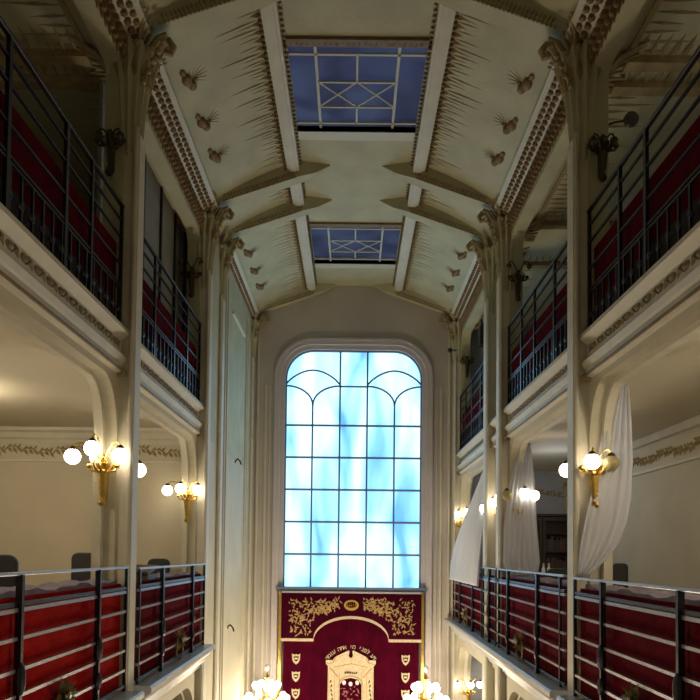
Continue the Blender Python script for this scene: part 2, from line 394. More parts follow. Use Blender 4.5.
# leaf strokes running down the slopes from the beams
def slope(x_):
    for (x1, z1), (x0, z0) in zip(prof, prof[1:]):
        if x0 <= x_ <= x1: return z0 + (z1-z0)*(x_-x0)/(x1-x0)
    return 5.3
def on(s, x_, y): return (s*x_, y, slope(x_)-.002)
NS = lambda s: (-s*.42, 0, -.9)
for s in (-1, 1):
    for a, b_ in ((4.0, 6.95), (7.45, 10.42), (10.98, 11.5), (11.95, 15.35)):
        g = MB(); y = a; k = 0
        while y < b_:
            ln = random.uniform(.25, .58)
            for q in range(1):
                g.leaf(on(s, 1.14, y), on(s, 1.14+ln, y + random.uniform(-.03, .03)), .026, .005, NS(s)); g.leaf(on(s, 1.14, y+.06), on(s, 1.14+ln*.6, y+.06), .022, .005, NS(s))
            g.leaf(on(s, 1.13, y+.05), on(s, 1.24, y+.05), .06, .04, NS(s))
            y += .125; k += 1
        g.build('leaf_frieze', M['relief'], C)
    ys = (8.0, 8.8, 9.55, 4.4, 5.2, 6.0, 12.7, 13.5, 14.3)
    for y in ys:
        g = MB(); c_ = 2.06
        g.ball(on(s, c_-.03, y+.09), .085, .7, 1, .6, 10, 6).ball(on(s, c_+.01, y-.03), .10, .7, 1, .6, 10, 6).ball(on(s, c_+.03, y-.16), .055, .8, 1, .5, 8, 6).ball(on(s, c_-.08, y+.03), .035, 1, 1, .6, 8, 6)
        for q in range(9):
            a = math.radians(-80 + 20*q); g.leaf(on(s, c_-.03, y), on(s, c_-.03-.24*math.cos(a), y+.24*math.sin(a)), .010, .003, NS(s))
        g.build('rosette', M['leafbrown'], C)
    # longitudinal moulding with leaf garland where vault meets arcade
    g = MB()
    for a, b_ in ((YB, 6.97), (7.23, 10.56), (11.88, 15.3)):
        g.prism(mir([(2.46,5.45),(2.28,5.56),(2.22,5.56),(2.20,5.52),(2.26,5.47),(2.40,5.38),(2.46,5.36)], s), XZ, a, b_)
    g.build('springing_moulding', M['moulding'], C)
    g = MB(); y = 3.0
    while y < 15.2:
        if not any(a-.05 < y < b_+.05 for a, b_ in PY[1:]) and not 10.8 < y < 11.62:
            g.leaf((s*2.455, y, 5.32), (s*2.455, y+.08, 5.10), .12, .09, (-s,0,0)); g.ball((s*2.28, y, 5.45), .042, 1, 1, .7, 6, 4).ball((s*2.35, y+.05, 5.41), .046, 1, 1, .8, 6, 4); g.ball((s*2.42, y, 5.31), .05, 1, 1, 1, 6, 4); g.ball((s*2.43, y+.05, 5.19), .04, 1, 1, 1, 6, 4)
        y += .11
    g.build('leaf_garland', M['leafbrown'], C)

# transverse ribs: taper to a point past the beam
def rib(y0, y1, s):
    g = MB(); th = y1-y0; yc = (y0+y1)/2
    xs = [2.30, 2.2, 2.05, 1.8, 1.5, 1.2, 1.05, .9, .65, .42]
    dep = [.22, .17, .15, .15, .15, .14, .12, .10, .06, .005]
    for j in range(len(xs)-1):
        pass
    A = []
    for x_, d_ in zip(xs, dep):
        top = (slope(x_) if x_ > 1.07 else 6.28) + .03; bot = 5.56 + (2.30-x_)*.345 if x_ > .45 else 6.27
        w = th/2 * (1 if x_ > 1 else (.25 + .75*(x_-.5)/.5))
        A.append([g.b.verts.new((s*x_, yc+q*w, z)) for q, z in ((-1, top), (1, top), (.7, bot), (-.7, bot))])
    for P0, P1 in zip(A, A[1:]):
        for k in range(4): g.b.faces.new([P0[k], P0[(k+1)%4], P1[(k+1)%4], P1[k]])
    g.b.faces.new(A[0]); g.b.faces.new(A[-1])
    r_ = g.build('vault_rib', M['plaster_up'], C)
    h = MB()
    for j in range(26):
        x_ = 2.1 - j*.045; z = 5.56 + (2.30-x_)*.345
        h.ball((s*x_, yc - th*.36, z), .022, 1.2, .8, .9, 6, 4)
        h.leaf((s*x_, yc - th*.43, z+.10), (s*(x_-.05), yc - th*.40, z+.02), .04, .02, (0,-1,0))
    h.build('rib_beading', M['relief'], r_)
for s in (-1, 1):
    for a, b_ in ((3.24, 3.52), (6.93, 7.25), (10.52, 10.84), (11.58, 11.90), (15.36, 15.62)): rib(a, b_, s)

# ------------------------------------------------------------------ skylights
for n_, (a, b_) in enumerate(SKY):
    W = .93; t0 = 6.37
    w = MB().box(-W-.05, -W, a, b_, 6.29, t0+.05).box(W, W+.05, a, b_, 6.29, t0+.05).box(-W-.05, W+.05, a-.05, a, 6.29, t0+.05).box(-W-.05, W+.05, b_, b_+.20, 6.27, t0+.05)
    S = struct(w.build('window_%d' % (n_+2), M['skybar']))
    MB().box(-W, W, a, b_, t0, t0+.03).build('pane', M['skypane'], S)
    bb = MB(); z0, z1 = 6.325, 6.355
    X = lambda f: -W + 2*W*f
    Y = lambda f: a + (b_-a)*f     # f: 0 near edge, 1 far edge
    for f in (.02, .215, .785, .98): bb.box(X(f)-.018, X(f)+.018, a, b_, z0, z1)
    for f in (.03, .12, .93): bb.box(-W, W, Y(f)-.016, Y(f)+.016, z0, z1)
    for f in (.42, .72): bb.box(X(.215), X(.785), Y(f)-.013, Y(f)+.013, z0, z1)
    bb.box(-.013, .013, Y(.12), Y(.42), z0, z1).box(-.013, .013, Y(.72), Y(.93), z0, z1)
    for x0, x1 in ((.215, .5), (.5, .785)):
        for y0, y1 in ((.42, .72), (.72, .42)): bb.tube([(X(x0), Y(y0), z0+.015), (X(x1), Y(y1), z0+.015)], .013, 4)
    bb.build('glazing_bar', M['skybar'], S)
    h = MB().box(-W, W, a-.16, a-.04, 6.24, 6.29)
    for j in range(26): h.leaf((-W+.03+j*.07, a-.03, 6.27), (-W+.03+j*.07+.03, a-.15, 6.24), .05, .03, (0,-.3,-1))
    h.build('leaf_border', M['leafbrown'], S)

# ------------------------------------------------------------------ end wall with the tall window
WH, WB, WT, WR = 1.60, -.77, 4.78, .66
def rr(half, top, r, bottom): return [(-half, bottom)] + arc(-half+r, top-r, r, 180, 90, 10) + arc(half-r, top-r, r, 90, 0, 10) + [(half, bottom)]
cut = rr(1.80, 4.98, .86, G0)
wp = [(-2.7, G0)] + cut + [(2.7, G0)] + [(x_, z+.06) for x_, z in prof] + [(-x_, z+.06) for x_, z in prof[::-1]]
struct(MB().prism(wp, XZ, YE-.06, YE+.3).build('wall_end', M['endwall']))
f1 = MB().ringprism(rr(1.80, 4.98, .86, G0), rr(1.70, 4.88, .76, G0), XZ, YE-.10, YE+.2)
f1.ringprism(rr(1.70, 4.88, .76, G0), rr(WH, WT, WR, G0), XZ, YE-.02, YE+.2)
f1.ringprism(rr(1.84, 5.02, .90, G0), rr(1.79, 4.97, .85, G0), XZ, YE-.13, YE)
W1 = struct(f1.build('window_1', M['winframe'], smooth=False))
MB().prism(rr(WH+.03, WT+.03, WR+.03, WB-.1), XZ, YE+.10, YE+.13).build('pane', M['pane'], W1)
MB().box(-1.72, 1.72, YE-.16, YE+.15, WB-.10, WB).build('window_sill', M['leadbar'], W1)
bars = MB(); yb = YE+.07; cw_ = 2*WH/5
def bar(pts, r=.022): bars.tube([(a, yb, b_) for a, b_ in pts], r, 6)
zr = [WB + .755*k for k in range(1, 6)]
for z in zr: bar([(-WH, z), (WH, z)], .026)
zt4 = zr[-1]
for k in (2, 3): bar([(-WH+cw_*k, WB), (-WH+cw_*k, WT)])
for k in (1, 4): bar([(-WH+cw_*k, WB), (-WH+cw_*k, 3.48)])
bar([(-cw_/2, 3.93), (cw_/2, 3.93)])
for s in (-1, 1):
    xa, xm, xb = s*WH, s*(WH-cw_), s*(WH-2*cw_)
    bar([(xa + (xb-xa)*t_/12, 3.97 + .34*math.sin(PI*t_/12)**.8 + .0) for t_ in range(13)])
    for x0 in (xa, xb): bar([(x0 + (xm-x0)*math.sin(PI/2*t_/8), 3.48 + .46*math.cos(PI/2*t_/8)) for t_ in range(9)])
bars.ringprism(rr(WH+.01, WT+.01, WR, WB), rr(WH-.035, WT-.035, WR-.035, WB), XZ, YE+.04, YE+.10)
bars.build('glazing_bar', M['leadbar'], W1, smooth=True)
# wall panels and vertical mouldings beside the window, down to the ground
g = MB()
for s in (-1, 1):
    g.box(s*2.02, s*2.06, YE-.10, YE-.06, G0, 3.9); g.box(s*2.20, s*2.24, YE-.12, YE-.06, G0, 5.2); g.box(s*1.93, s*1.95, YE-.09, YE-.06, G0, 3.9)
struct(g.build('trim_7', M['moulding']))
g = MB()
for y0 in (12.1, 12.3, 14.5, 14.7): g.box(-2.36, -2.325, y0, y0+.05, G0, 5.1)
g.box(-2.36, -2.31, 12.8, 14.2, 4.6, 4.64)
struct(g.build('trim_8', M['moulding']))
struct(MB().box(-1.80, 1.80, YE+.02, YE+.15, G0, WB-.1).build('wall_niche', M['endwall']))
struct(MB().box(-1.9, 1.9, 13.3, YE-.1, G0, G0+.5).box(-2.1, 2.1, 12.9, 13.3, G0, G0+.25).build('floor', M['parquet']))

# ------------------------------------------------------------------ ark curtain
AY = 15.50
ark = empty('ark_curtain', (0, AY, G0+.5), 'tall maroon velvet ark curtain embroidered in gold under the big window', 'curtain')
def ab(mb, name, m_, parent=ark, smooth=False):
    o_ = mb.build(name, m_, None, smooth); 
    o_.data.transform(Matrix.Translation((0, -AY, -(G0+.5)))); o_.parent = parent; return o_
def abs_(mb, name, m_, parent, smooth=False):
    o_ = mb.build(name, m_, None, smooth); o_.data.transform(Matrix.Translation((0, -AY, -(G0+.5)))); o_.parent = parent; return o_
g = MB(); nx = 80; rows = []
for z in (-.95, G0+.62):
    rows.append([(-1.55 + 3.1*i/nx, AY + .018*math.sin(i*1.1) + .01*math.sin(i*.37), z) for i in range(nx+1)])
fr_ = [[g.b.verts.new(p) for p in r_] for r_ in rows]; bk = [[g.b.verts.new((p[0], p[1]+.03, p[2])) for p in r_] for r_ in rows]
for i in range(nx):
    g.b.faces.new([fr_[0][i], fr_[0][i+1], fr_[1][i+1], fr_[1][i]]); g.b.faces.new([bk[0][i], bk[1][i], bk[1][i+1], bk[0][i+1]])
    g.b.faces.new([fr_[1][i], fr_[1][i+1], bk[1][i+1], bk[1][i]]); g.b.faces.new([fr_[0][i], bk[0][i], bk[0][i+1], fr_[0][i+1]])
cur = ab(g, 'curtain_cloth', M['maroon'], smooth=True)
edge = [(-1.60, -1.98), (-.86, -1.98)] + [( .86*math.cos(math.radians(a)) , -1.98 + .52*math.sin(math.radians(a))) for a in range(172, 7, -9)] + [(.86, -1.98), (1.60, -1.98)]
val = [(-1.60, -.87)] + edge + [(1.60, -.87)]
vl = ab(MB().prism(val, XZ, AY-.075, AY-.045), 'valance', M['maroon_deep'])
up_ = [(a, b_+.045) for a, b_ in edge]; dn = [(a, b_-.02) for a, b_ in edge]
abs_(MB().ringprism(up_, dn, XZ, AY-.09, AY-.07), 'gold_border', M['palethread'], vl)
g = MB()
def motif(x_, z, a, l, w): g.leaf((x_, AY-.075, z), (x_+l*math.cos(a), AY-.075, z+l*math.sin(a)), w, .012, (0,-1,0))
rnd = random.Random(3)
for s in (-1, 1):
    g = MB()
    for k in range(230):
        u = rnd.random(); x_ = .28 + u*1.14; zt = -1.05; zb = -1.90 if x_ > .94 else -1.84 + (1-((x_-.0)/.98)**2)**.5*.56
        z = zb + .06 + rnd.random()*max(.02, (zt - zb - .06)); motif(s*x_, z, rnd.random()*2*PI, .07+.07*rnd.random(), .04)
    for k in range(7):
        cx_ = .42+.145*k; cz = -1.22 - .03*k - (.12 if k > 4 else 0)
        g.tube([(s*(cx_ + .09*math.cos(q*.5)*(1-q/14)), AY-.08, cz + .09*math.sin(q*.5)*(1-q/14)) for q in range(12)], .012, 5)
    abs_(g, 'gold_scrollwork', M['goldthread'], vl)
g = MB().ringprism([(.17*math.cos(q*PI/10), -1.17+.12*math.sin(q*PI/10)) for q in range(20)], [(.12*math.cos(q*PI/10), -1.16+.07*math.sin(q*PI/10)) for q in range(20)], XZ, AY-.09, AY-.07, True)
for q in range(5): g.leaf((-.08+.04*q, AY-.08, -1.22), (-.1+.05*q, AY-.08, -1.10), .03, .012, (0,-1,0))
abs_(g, 'crown_emblem', M['gilt'], vl)
abs_(MB().box(-1.62, 1.62, AY-.09, AY-.04, -.90, -.86), 'top_braid', M['silver'], vl)
for s in (-1, 1): ab(MB().box(s*1.66, s*1.60, AY-.09, AY+.02, G0+.5, -.86), 'gilt_side_frame', M['gilt'])
for s in (-1, 1):
    for k, z in enumerate((-2.40, -2.80, -3.19)):
        sh = [(-.095, .11), (-.03, .085), (0, .11), (.03, .085), (.095, .11), (.085, -.02), (.05, -.09), (0, -.13), (-.05, -.09), (-.085, -.02)]
        g = MB().ringprism([(s*1.25+a, z+b_) for a, b_ in sh], [(s*1.25+a*.62, z+b_*.55) for a, b_ in sh], XZ, AY-.055, AY-.025, True)
        g.box(s*1.25-.035, s*1.25+.035, AY-.05, AY-.025, z-.02, z+.02)
        ab(g, 'shield_emblem', M['palethread'])
# embroidered gateway
ey0, ey1 = AY-.06, AY-.025
g = MB()
for q in (-1, 1):
    g.prism([(q*.57,-2.42),(q*.42,-2.42),(q*.36,-2.54),(q*.25,-2.62),(q*.25,-4.2),(q*.53,-4.2),(q*.52,-2.56),(q*.57,-2.50)], XZ, ey0, ey1)
    g.prism([(q*.40,-2.40),(q*.34,-2.34),(q*.06,-2.20),(q*.03,-2.22),(q*.05,-2.32),(q*.02,-2.38),(q*.0,-2.40),(q*.0,-2.62),(q*.40,-2.62)], XZ, ey0-.004, ey1)
g.ringprism([(-.26,-2.6),(-.13,-2.6),(0,-2.6),(.13,-2.6),(.26,-2.6)], [(-.26,-3.0),(-.17,-2.86),(0,-2.82),(.17,-2.86),(.26,-3.0)], XZ, ey0, ey1)
g.ball((0, AY-.05, -2.40), .05, 1, .3, .8, 8, 6)
gt = ab(g, 'gateway_embroidery', M['palethread'])
g = MB()
for s in (-1, 1):
    g.box(s*.27, s*.285, ey0-.008, ey0, -4.2, -2.98).box(s*.36, s*.375, ey0-.008, ey0, -4.2, -2.72).box(s*.50, s*.51, ey0-.008, ey0, -4.2, -2.72)
    g.tube([(s*.34, ey0-.004, -2.36), (s*.40, ey0-.004, -2.48), (s*.56, ey0-.004, -2.52)], .012, 5).tube([(s*.38, ey0-.004, -2.58), (s*.0, ey0-.004, -2.50)], .010, 5)
    g.tube([(s*.48, ey0-.004, -2.60), (s*.40, ey0-.004, -2.68), (s*.30, ey0-.004, -2.80)], .016, 5)
g.tube([(.27*math.cos(q*PI/12), ey0-.004, -2.98+.2*math.sin(q*PI/12)) for q in range(13)], .013, 5)
abs_(g, 'gold_outline', M['goldthread'], gt)
g = MB()
for s in (-1, 1):
    for k in range(12): g.leaf((s*.44 + .02*math.sin(k*2), ey0-.001, -2.86-.10*k), (s*.44-.04*math.cos(k), ey0-.001, -2.97-.10*k), .05, .01, (0,-1,0))
for q in range(7): g.leaf((-.12+.04*q, ey0-.005, -2.74), (-.13+.045*q, ey0-.005, -2.66+.02*math.sin(q)), .045, .01, (0,-1,0))
abs_(g, 'green_detail', M['bronze'], gt)
for xx in (-.15, 0, .15):
    g = MB().ball((xx, AY-.05, -2.93+(.0 if xx else -.03)), .045, 1, .3, 1.2, 8, 6); abs_(g, 'white_finial', M['card'], gt)
g = MB(); rnd = random.Random(5)
for k in range(80): 
    x_ = rnd.uniform(-.2, .2); z = rnd.uniform(-4.1, -3.05); a = rnd.random()*6.3; g.leaf((x_, ey1, z), (x_+.07*math.cos(a), ey1, z+.07*math.sin(a)), .03, .012, (0,-1,0))
abs_(g, 'pink_embroidery', M['pinkthread'], gt)
# lettering on an arc
word = 'דע לפני מי אתה עומד'
try:
    fnt = None
    import os
    for base in (bpy.utils.resource_path('LOCAL'), bpy.utils.resource_path('SYSTEM')):
        p_ = os.path.join(base, 'datafiles', 'fonts', 'NotoSansHebrew-Regular.woff2')
        if os.path.exists(p_): fnt = bpy.data.fonts.load(p_); break
except Exception: fnt = None
g = MB(); R_ = .60; n = len(word); dep = None
for i, ch in enumerate(word):
    if ch == ' ': continue
    a = math.radians(32 + (148-32)*(i+.5)/n)        # right to left
    cd = bpy.data.curves.new('t', 'FONT'); cd.body = ch; cd.size = .17; cd.extrude = .006; cd.align_x = 'CENTER'
    if fnt: cd.font = fnt
    to = bpy.data.objects.new('t', cd); COL.objects.link(to)
    dg = bpy.context.evaluated_depsgraph_get(); me = bpy.data.meshes.new_from_object(to.evaluated_get(dg))
    me.transform(Matrix.Translation((R_*math.cos(a)*1.02, AY-.05, -2.72 + R_*math.sin(a)*.93)) @ Matrix.Rotation(-(a - PI/2), 4, 'Y') @ Matrix.Rotation(PI/2, 4, 'X'))
    g.b.from_mesh(me); bpy.data.objects.remove(to); bpy.data.curves.remove(cd); bpy.data.meshes.remove(me)
ab(g, 'lettering', M['palethread'])

# ------------------------------------------------------------------ railings
def railing(label, s, ya, yb_, posts, orn, x_, base, top, kind, group, zs, red, name='gallery_railing'):
    R = empty(name, (s*x_, (ya+yb_)/2, base), label, 'railing', group)
    def rb(mb, nm, m_, par=R, smooth=False, bevel=0):
        o_ = mb.build(nm, m_, None, smooth, bevel); o_.data.transform(Matrix.Translation((-s*x_, -(ya+yb_)/2, -base))); o_.parent = par; return o_
    rb(MB().box(s*(x_-.022), s*(x_+.022), ya, yb_, top-.025, top), 'top_rail', M['steel' if kind == 'low' else 'iron'], bevel=.006)
    for z, th, m_ in zs:
        rb(MB().box(s*(x_-.012), s*(x_+.012), ya, yb_, z-th, z), 'bar', M[m_])
    for k, (py, w, thick) in enumerate(posts):
        g = MB().box(s*(x_-.018*thick), s*(x_+.012), py-w/2, py+w/2, base, top-.02)
        if thick > 1:
            zc = base + (top-base)*.42
            g.ball((s*(x_-.03), py, zc), .05, .7, 1, 2.4, 8, 8).ball((s*(x_-.03), py, base+.25), .045, .7, 1, 1.8, 8, 8).box(s*(x_-.045), s*(x_+.0), py-w*.9, py+w*.9, base, base+.05)
        rb(g, 'post', M['iron'])
    if kind == 'low':
        for oy in orn:
            g = MB()
            cz = base + .28
            for q in range(12):
                a = 2*PI*q/12; l = .11 if q % 2 else .17
                for dx_ in (0, .07): g.leaf((s*(x_-.02), oy, cz), (s*(x_-.04-dx_), oy+l*math.cos(a)*.8, cz+l*math.sin(a)*(1 if dx_ == 0 else .7)), .07, .035, (-s,-.4,0))
            g.ball((s*(x_-.05), oy, cz), .05, .8, 1, 1.2, 10, 8)
            for sg in (-1, 1):
                g.tube([(s*(x_-.03), oy+sg*.03, base+.02), (s*(x_-.035), oy+sg*.16, base+.10), (s*(x_-.035), oy+sg*.17, base+.24), (s*(x_-.035), oy+sg*.10, base+.30)], .014, 6)
            rb(g, 'leaf_ornament', M['orn'])
    else:
        g = MB(); y = ya + .08
        while y < yb_:
            g.box(s*(x_-.01), s*(x_+.01), y-.01, y+.01, base, base+.42); g.ball((s*x_, y, base+.2), .035, .6, 1.2, 1, 6, 4); y += .17
        rb(g, 'baluster_band', M['iron'])
        rb(MB().box(s*(x_+.05), s*(x_+.07), ya+.02, yb_-.02, base+.01, 2.62), 'lower_panel', M['purple'])
    for z0, z1 in red[0]:
        rb(MB().box(s*(x_+.05), s*(x_+.075), ya+.02, yb_-.02, z0, z1), 'panel', M[red[1]], bevel=.01)
    return R
LOWZ = [(-.36, .03, 'iron'), (-.40, .03, 'steel'), (-.60, .026, 'steel'), (-.82, .026, 'steel'), (-1.0, .026, 'steel'), (-1.2, .026, 'steel'), (-1.36, .03, 'iron')]
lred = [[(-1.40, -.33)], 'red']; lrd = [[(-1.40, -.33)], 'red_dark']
gl_ = 'lower gallery railings'
railing('near lower left railing with warmly lit red panel and gilt leaf ornament', -1, 3.55, 6.96, [(6.94, .03, 1), (6.15, .035, 2), (4.7, .035, 2), (3.58, .03, 1)], [5.42], 2.32, G1, -.15, 'low', gl_, LOWZ, lred)
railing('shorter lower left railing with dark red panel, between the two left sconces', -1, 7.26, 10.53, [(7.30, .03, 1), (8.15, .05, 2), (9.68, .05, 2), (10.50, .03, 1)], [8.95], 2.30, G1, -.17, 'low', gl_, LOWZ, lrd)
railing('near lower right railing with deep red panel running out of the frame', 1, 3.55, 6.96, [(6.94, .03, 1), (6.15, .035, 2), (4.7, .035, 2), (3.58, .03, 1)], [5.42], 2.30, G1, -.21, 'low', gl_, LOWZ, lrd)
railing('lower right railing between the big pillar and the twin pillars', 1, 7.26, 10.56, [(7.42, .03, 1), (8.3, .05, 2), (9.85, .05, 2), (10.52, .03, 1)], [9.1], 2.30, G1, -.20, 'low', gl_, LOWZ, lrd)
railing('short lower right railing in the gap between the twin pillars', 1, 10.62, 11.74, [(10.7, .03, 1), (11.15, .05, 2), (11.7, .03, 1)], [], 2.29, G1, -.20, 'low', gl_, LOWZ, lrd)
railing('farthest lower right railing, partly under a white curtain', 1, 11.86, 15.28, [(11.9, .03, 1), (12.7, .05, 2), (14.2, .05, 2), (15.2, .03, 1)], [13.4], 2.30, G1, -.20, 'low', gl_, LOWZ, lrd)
UPZ = [(3.46, .02, 'iron'), (3.28, .02, 'iron'), (3.0, .02, 'iron'), (2.78, .02, 'iron'), (2.74, .02, 'iron'), (2.36, .03, 'iron')]
ured = [[(2.62, 3.22)], 'red_dark']; gu = 'upper gallery railings'
def upper(label, s, a, b_, ps): railing(label, s, a, b_, ps, [], 2.44, G2, 3.62, 'up', gu, UPZ, ured)
PA = [(3.6, .04, 1), (4.6, .045, 1), (5.55, .05, 1), (6.9, .04, 1), (6.1, .04, 1)]
PB = [(7.3, .05, 1), (8.1, .05, 1), (9.0, .04, 1), (9.7, .05, 1), (10.5, .04, 1)]
upper('near upper left dark iron railing with red cloth behind', -1, 3.55, 6.94, PA)
upper('farther upper left dark iron railing with red cloth behind', -1, 7.26, 10.54, PB)
upper('near upper right dark iron railing with red cloth behind', 1, 3.55, 6.94, PA)
upper('middle upper right dark iron railing beyond the big pillar', 1, 7.26, 10.54, PB)
upper('farthest small upper right iron railing near the end wall', 1, 11.9, 15.28, [(11.95, .05, 1), (12.8, .05, 1), (13.7, .05, 1), (14.5, .05, 1), (15.2, .04, 1)])

# rumpled cloth lying on the book rest behind each lower railing
def restcloth(label, s, ya, yb_, x0, z):
    g = MB(); ny = int((yb_-ya)/.05); nx_ = 7; V = []
    rn = random.Random(int(ya*10)+s)
    ph = [rn.random()*6 for _ in range(4)]
    for i in range(ny+1):
        y = ya + (yb_-ya)*i/ny; row = []
        for j in range(nx_+1):
            x_ = x0 + .36*j/nx_
            zz = z + .01 + .012*math.sin(y*6+ph[0]+j*.6) + .009*math.sin(y*14+ph[1]-j) + .004*math.sin(y*31+ph[2]+j*1.7)
            row.append(g.b.verts.new((s*x_, y, zz)))
        V.append(row)
    B = [[g.b.verts.new((v.co.x, v.co.y, z-.028)) for v in row] for row in V]
    for i in range(ny):
        for j in range(nx_):
            g.b.faces.new([V[i][j], V[i+1][j], V[i+1][j+1], V[i][j+1]]); g.b.faces.new([B[i][j], B[i][j+1], B[i+1][j+1], B[i+1][j]])
        g.b.faces.new([V[i][0], B[i][0], B[i+1][0], V[i+1][0]]); g.b.faces.new([V[i][-1], V[i+1][-1], B[i+1][-1], B[i][-1]])
    for r_, q in ((V[0], B[0]), (V[-1], B[-1])):
        for j in range(nx_): g.b.faces.new([r_[j], r_[j+1], q[j+1], q[j]])
    tag(g.build('draped_cloth', M['cloth'], None, True), label, 'cloth', 'cloths on the book rests')
    # shelf below
    g = MB().box(s*(x0), s*(x0+.34), ya, yb_, z-.07, z-.03)
    for yy in (ya+.05, (ya+yb_)/2, yb_-.08): g.box(s*(x0+.08), s*(x0+.12), yy, yy+.04, G1, z-.07)
    tag(g.build('book_rest', M['wood_mid']), 'long wooden book rest under ' + label.replace('rumpled ', '').replace('mauve grey ', ''), 'shelf', 'book rests behind the railings')
restcloth('rumpled mauve grey cloth behind near lower left railing', -1, 3.6, 6.92, 2.41, -.31)
restcloth('rumpled mauve grey cloth behind farther lower left railing', -1, 8.45, 10.5, 2.39, -.32)
restcloth('rumpled mauve grey cloth behind near lower right railing', 1, 3.6, 6.9, 2.39, -.31)
restcloth('rumpled mauve grey cloth behind middle lower right railing', 1, 7.3, 10.5, 2.39, -.32)

# ------------------------------------------------------------------ sconces
def sconce(label, s, x_, y, h, globes, face=-1, length=.44, group='lit brass sconces of the lower gallery', body='gilt', gr=.081, base_m='gilt'):
    R = empty('wall_sconce', (x_, y, h-length), label, 'sconce', group)
    off = Matrix.Translation((-x_, -y, -(h-length)))
    def sb(mb, nm, m_, par=R, smooth=True):
        o_ = mb.build(nm, m_, None, smooth); o_.data.transform(off); o_.parent = par; return o_
    yc = y + face*.07
    L_ = length
    pr = [(.012,-L_),(.03,-L_+.01),(.042,-L_+.04),(.03,-L_+.07),(.024,-L_+.09)]
    for k in range(6): pr += [(.026+.004*k, -L_+.11+(L_-.16)*k/6), (.034+.004*k, -L_+.13+(L_-.16)*k/6)]
    pr += [(.045,-.06),(.065,-.02),(.07,.0),(.03,.02)]
    sb(MB().lathe(pr, (x_, yc, h), 14, .08, 7), 'torch_body', M[body])
    g = MB().box(x_-.03, x_+.03, min(y, y+face*.05), max(y, y+face*.05), h-L_*.8, h-.04)
    sb(g, 'back_plate', M[body], smooth=False)
    g = MB()
    for q in range(8):
        a = 2*PI*q/8; c_, d_ = math.cos(a), math.sin(a)
        g.tube([(x_+c_*.03, yc+d_*.03, h-.10), (x_+c_*.08, yc+d_*.08, h-.06), (x_+c_*.11, yc+d_*.11, h+.0), (x_+c_*.085, yc+d_*.085, h+.03)], .014, 5, .006)
    for sg in (-1, 1):
        g.ball((x_+sg*.14, yc, h-.02), .03, 1, 1, 1, 8, 6); g.tube([(x_+sg*.05, yc, h-.08), (x_+sg*.12, yc, h-.07), (x_+sg*.15, yc, h-.03)], .012, 5)
    g.ball((x_, yc, h+.05), .035, 1, 1, 1.5, 8, 6)
    sb(g, 'leaf_collar', M[body])
    for (dx, dy, dz, st) in globes:
        gx, gy, gz = x_+dx, yc+face*dy, h+dz
        top = gz + gr + .03
        arm = sb(MB().tube([(x_, yc, h), (x_+dx*.25, yc+face*dy*.3, h+.6*(top-h)), (x_+dx*.55, yc+face*dy*.6, top+.02), (x_+dx*.85, yc+face*dy*.9, top+.03), (gx, gy, top-.01)], .010, 6), 'arm', M[body])
        cp = sb(MB().lathe([(.012,.03),(.03,.015),(.042,-.005),(.040,-.02)], (gx, gy, gz+gr), 12), 'globe_cap', M['bronze'], arm)
        gb = sb(MB().ball((gx, gy, gz), gr, 1, 1, 1, 20, 14), 'glass_globe', M[{1: 'globe', 0: 'globe_off', 2: 'globe_dark'}[st]], R)
        if st != 1: lbl(gb, 'unlit glass globe')
    return R
Q = lambda y_: PY[y_][0]
yq = PY[1][0]-.02
sconce('lit three-globe brass sconce on the near left pillar', -1, -2.57, yq, .90, [(-.31,.02,.07,1), (-.07,.12,.14,1), (.19,.05,.08,1)])
sconce('lit brass globe peeping out behind the near left pillar', -1, -2.60, PY[1][1]+.02, .93, [(.235,.10,-.03,1), (-.2,.04,.10,1)], face=1)
sconce('lit three-globe brass sconce on the far left pillar, under a small arch', -1, -2.58, PY[2][0]-.02, .90, [(-.31,.02,.06,1), (-.08,.12,.08,1), (.17,.05,.07,1)])
sconce('brass sconce on the near right pillar with one lit and one unlit globe', 1, 2.49, yq, .93, [(-.07,.12,.03,1), (.13,.10,.02,0)])
sconce('lit globe peeping out behind the near right pillar, beside the dark bookcase', 1, 2.60, PY[1][1]+.02, .93, [(-.24,.10,.02,1), (.2,.04,.10,1)], face=1)
sconce('brass sconce on the front twin pillar with two lit globes and one bare arm', 1, 2.57, PY[2][0]-.02, .72, [(.10,.08,.25,1), (.26,.03,.22,1), (-.17,.04,.22,0)])
sconce('lit pair of globes just behind the front twin pillar', 1, 2.56, PY[2][1]+.02, .72, [(-.17,.05,.22,1), (.2,.04,.2,1)], face=1)
sconce('lit sconce seen edgewise on the rear twin pillar', 1, 2.60, PY[3][0]-.02, .72, [(-.19,.05,.18,1), (.1,.1,.24,1)])
sconce('lit small globe sconce just beyond the rear twin pillar', 1, 2.56, PY[3][1]+.02, .72, [(-.21,.05,.12,1), (.2,.04,.2,1)], face=1)
sconce('lit small sconce on the far right pillar beside the farthest curtain', 1, 2.46, PY[4][0]-.02, .72, [(-.07,.05,.20,1), (.12,.08,.26,1)])
sconce('lit three-globe sconce under the right gallery, low near the ark', 1, 2.65, PY[4][0]-.02, -3.05, [(-.26,.05,.14,1), (.02,.14,.16,1), (.25,.05,.16,1)], group='lit sconces under the right gallery')
ud = [(-.16,.05,.12,2), (.16,.05,.12,2)]
gsu = 'unlit sconces of the upper gallery'
for lab, s, i, hh in (('unlit dark bronze sconce high on the near left pillar', -1, 1, 4.32), ('unlit dark bronze sconce high on the near right pillar', 1, 1, 4.32),
                  ('unlit dark bronze sconce high on the left front twin pillar', -1, 2, 4.42), ('unlit dark bronze sconce high on the right front twin pillar', 1, 2, 4.42), ('unlit dark bronze sconce on the far right pillar near the window', 1, 4, 4.45)):
    sconce(lab, s, s*2.58, PY[i][0]-.02, hh, ud if i == 2 else [(-.11,.02,.0,2), (.11,.02,.0,2)], group=gsu, body='bronze', gr=.036, length=.40)

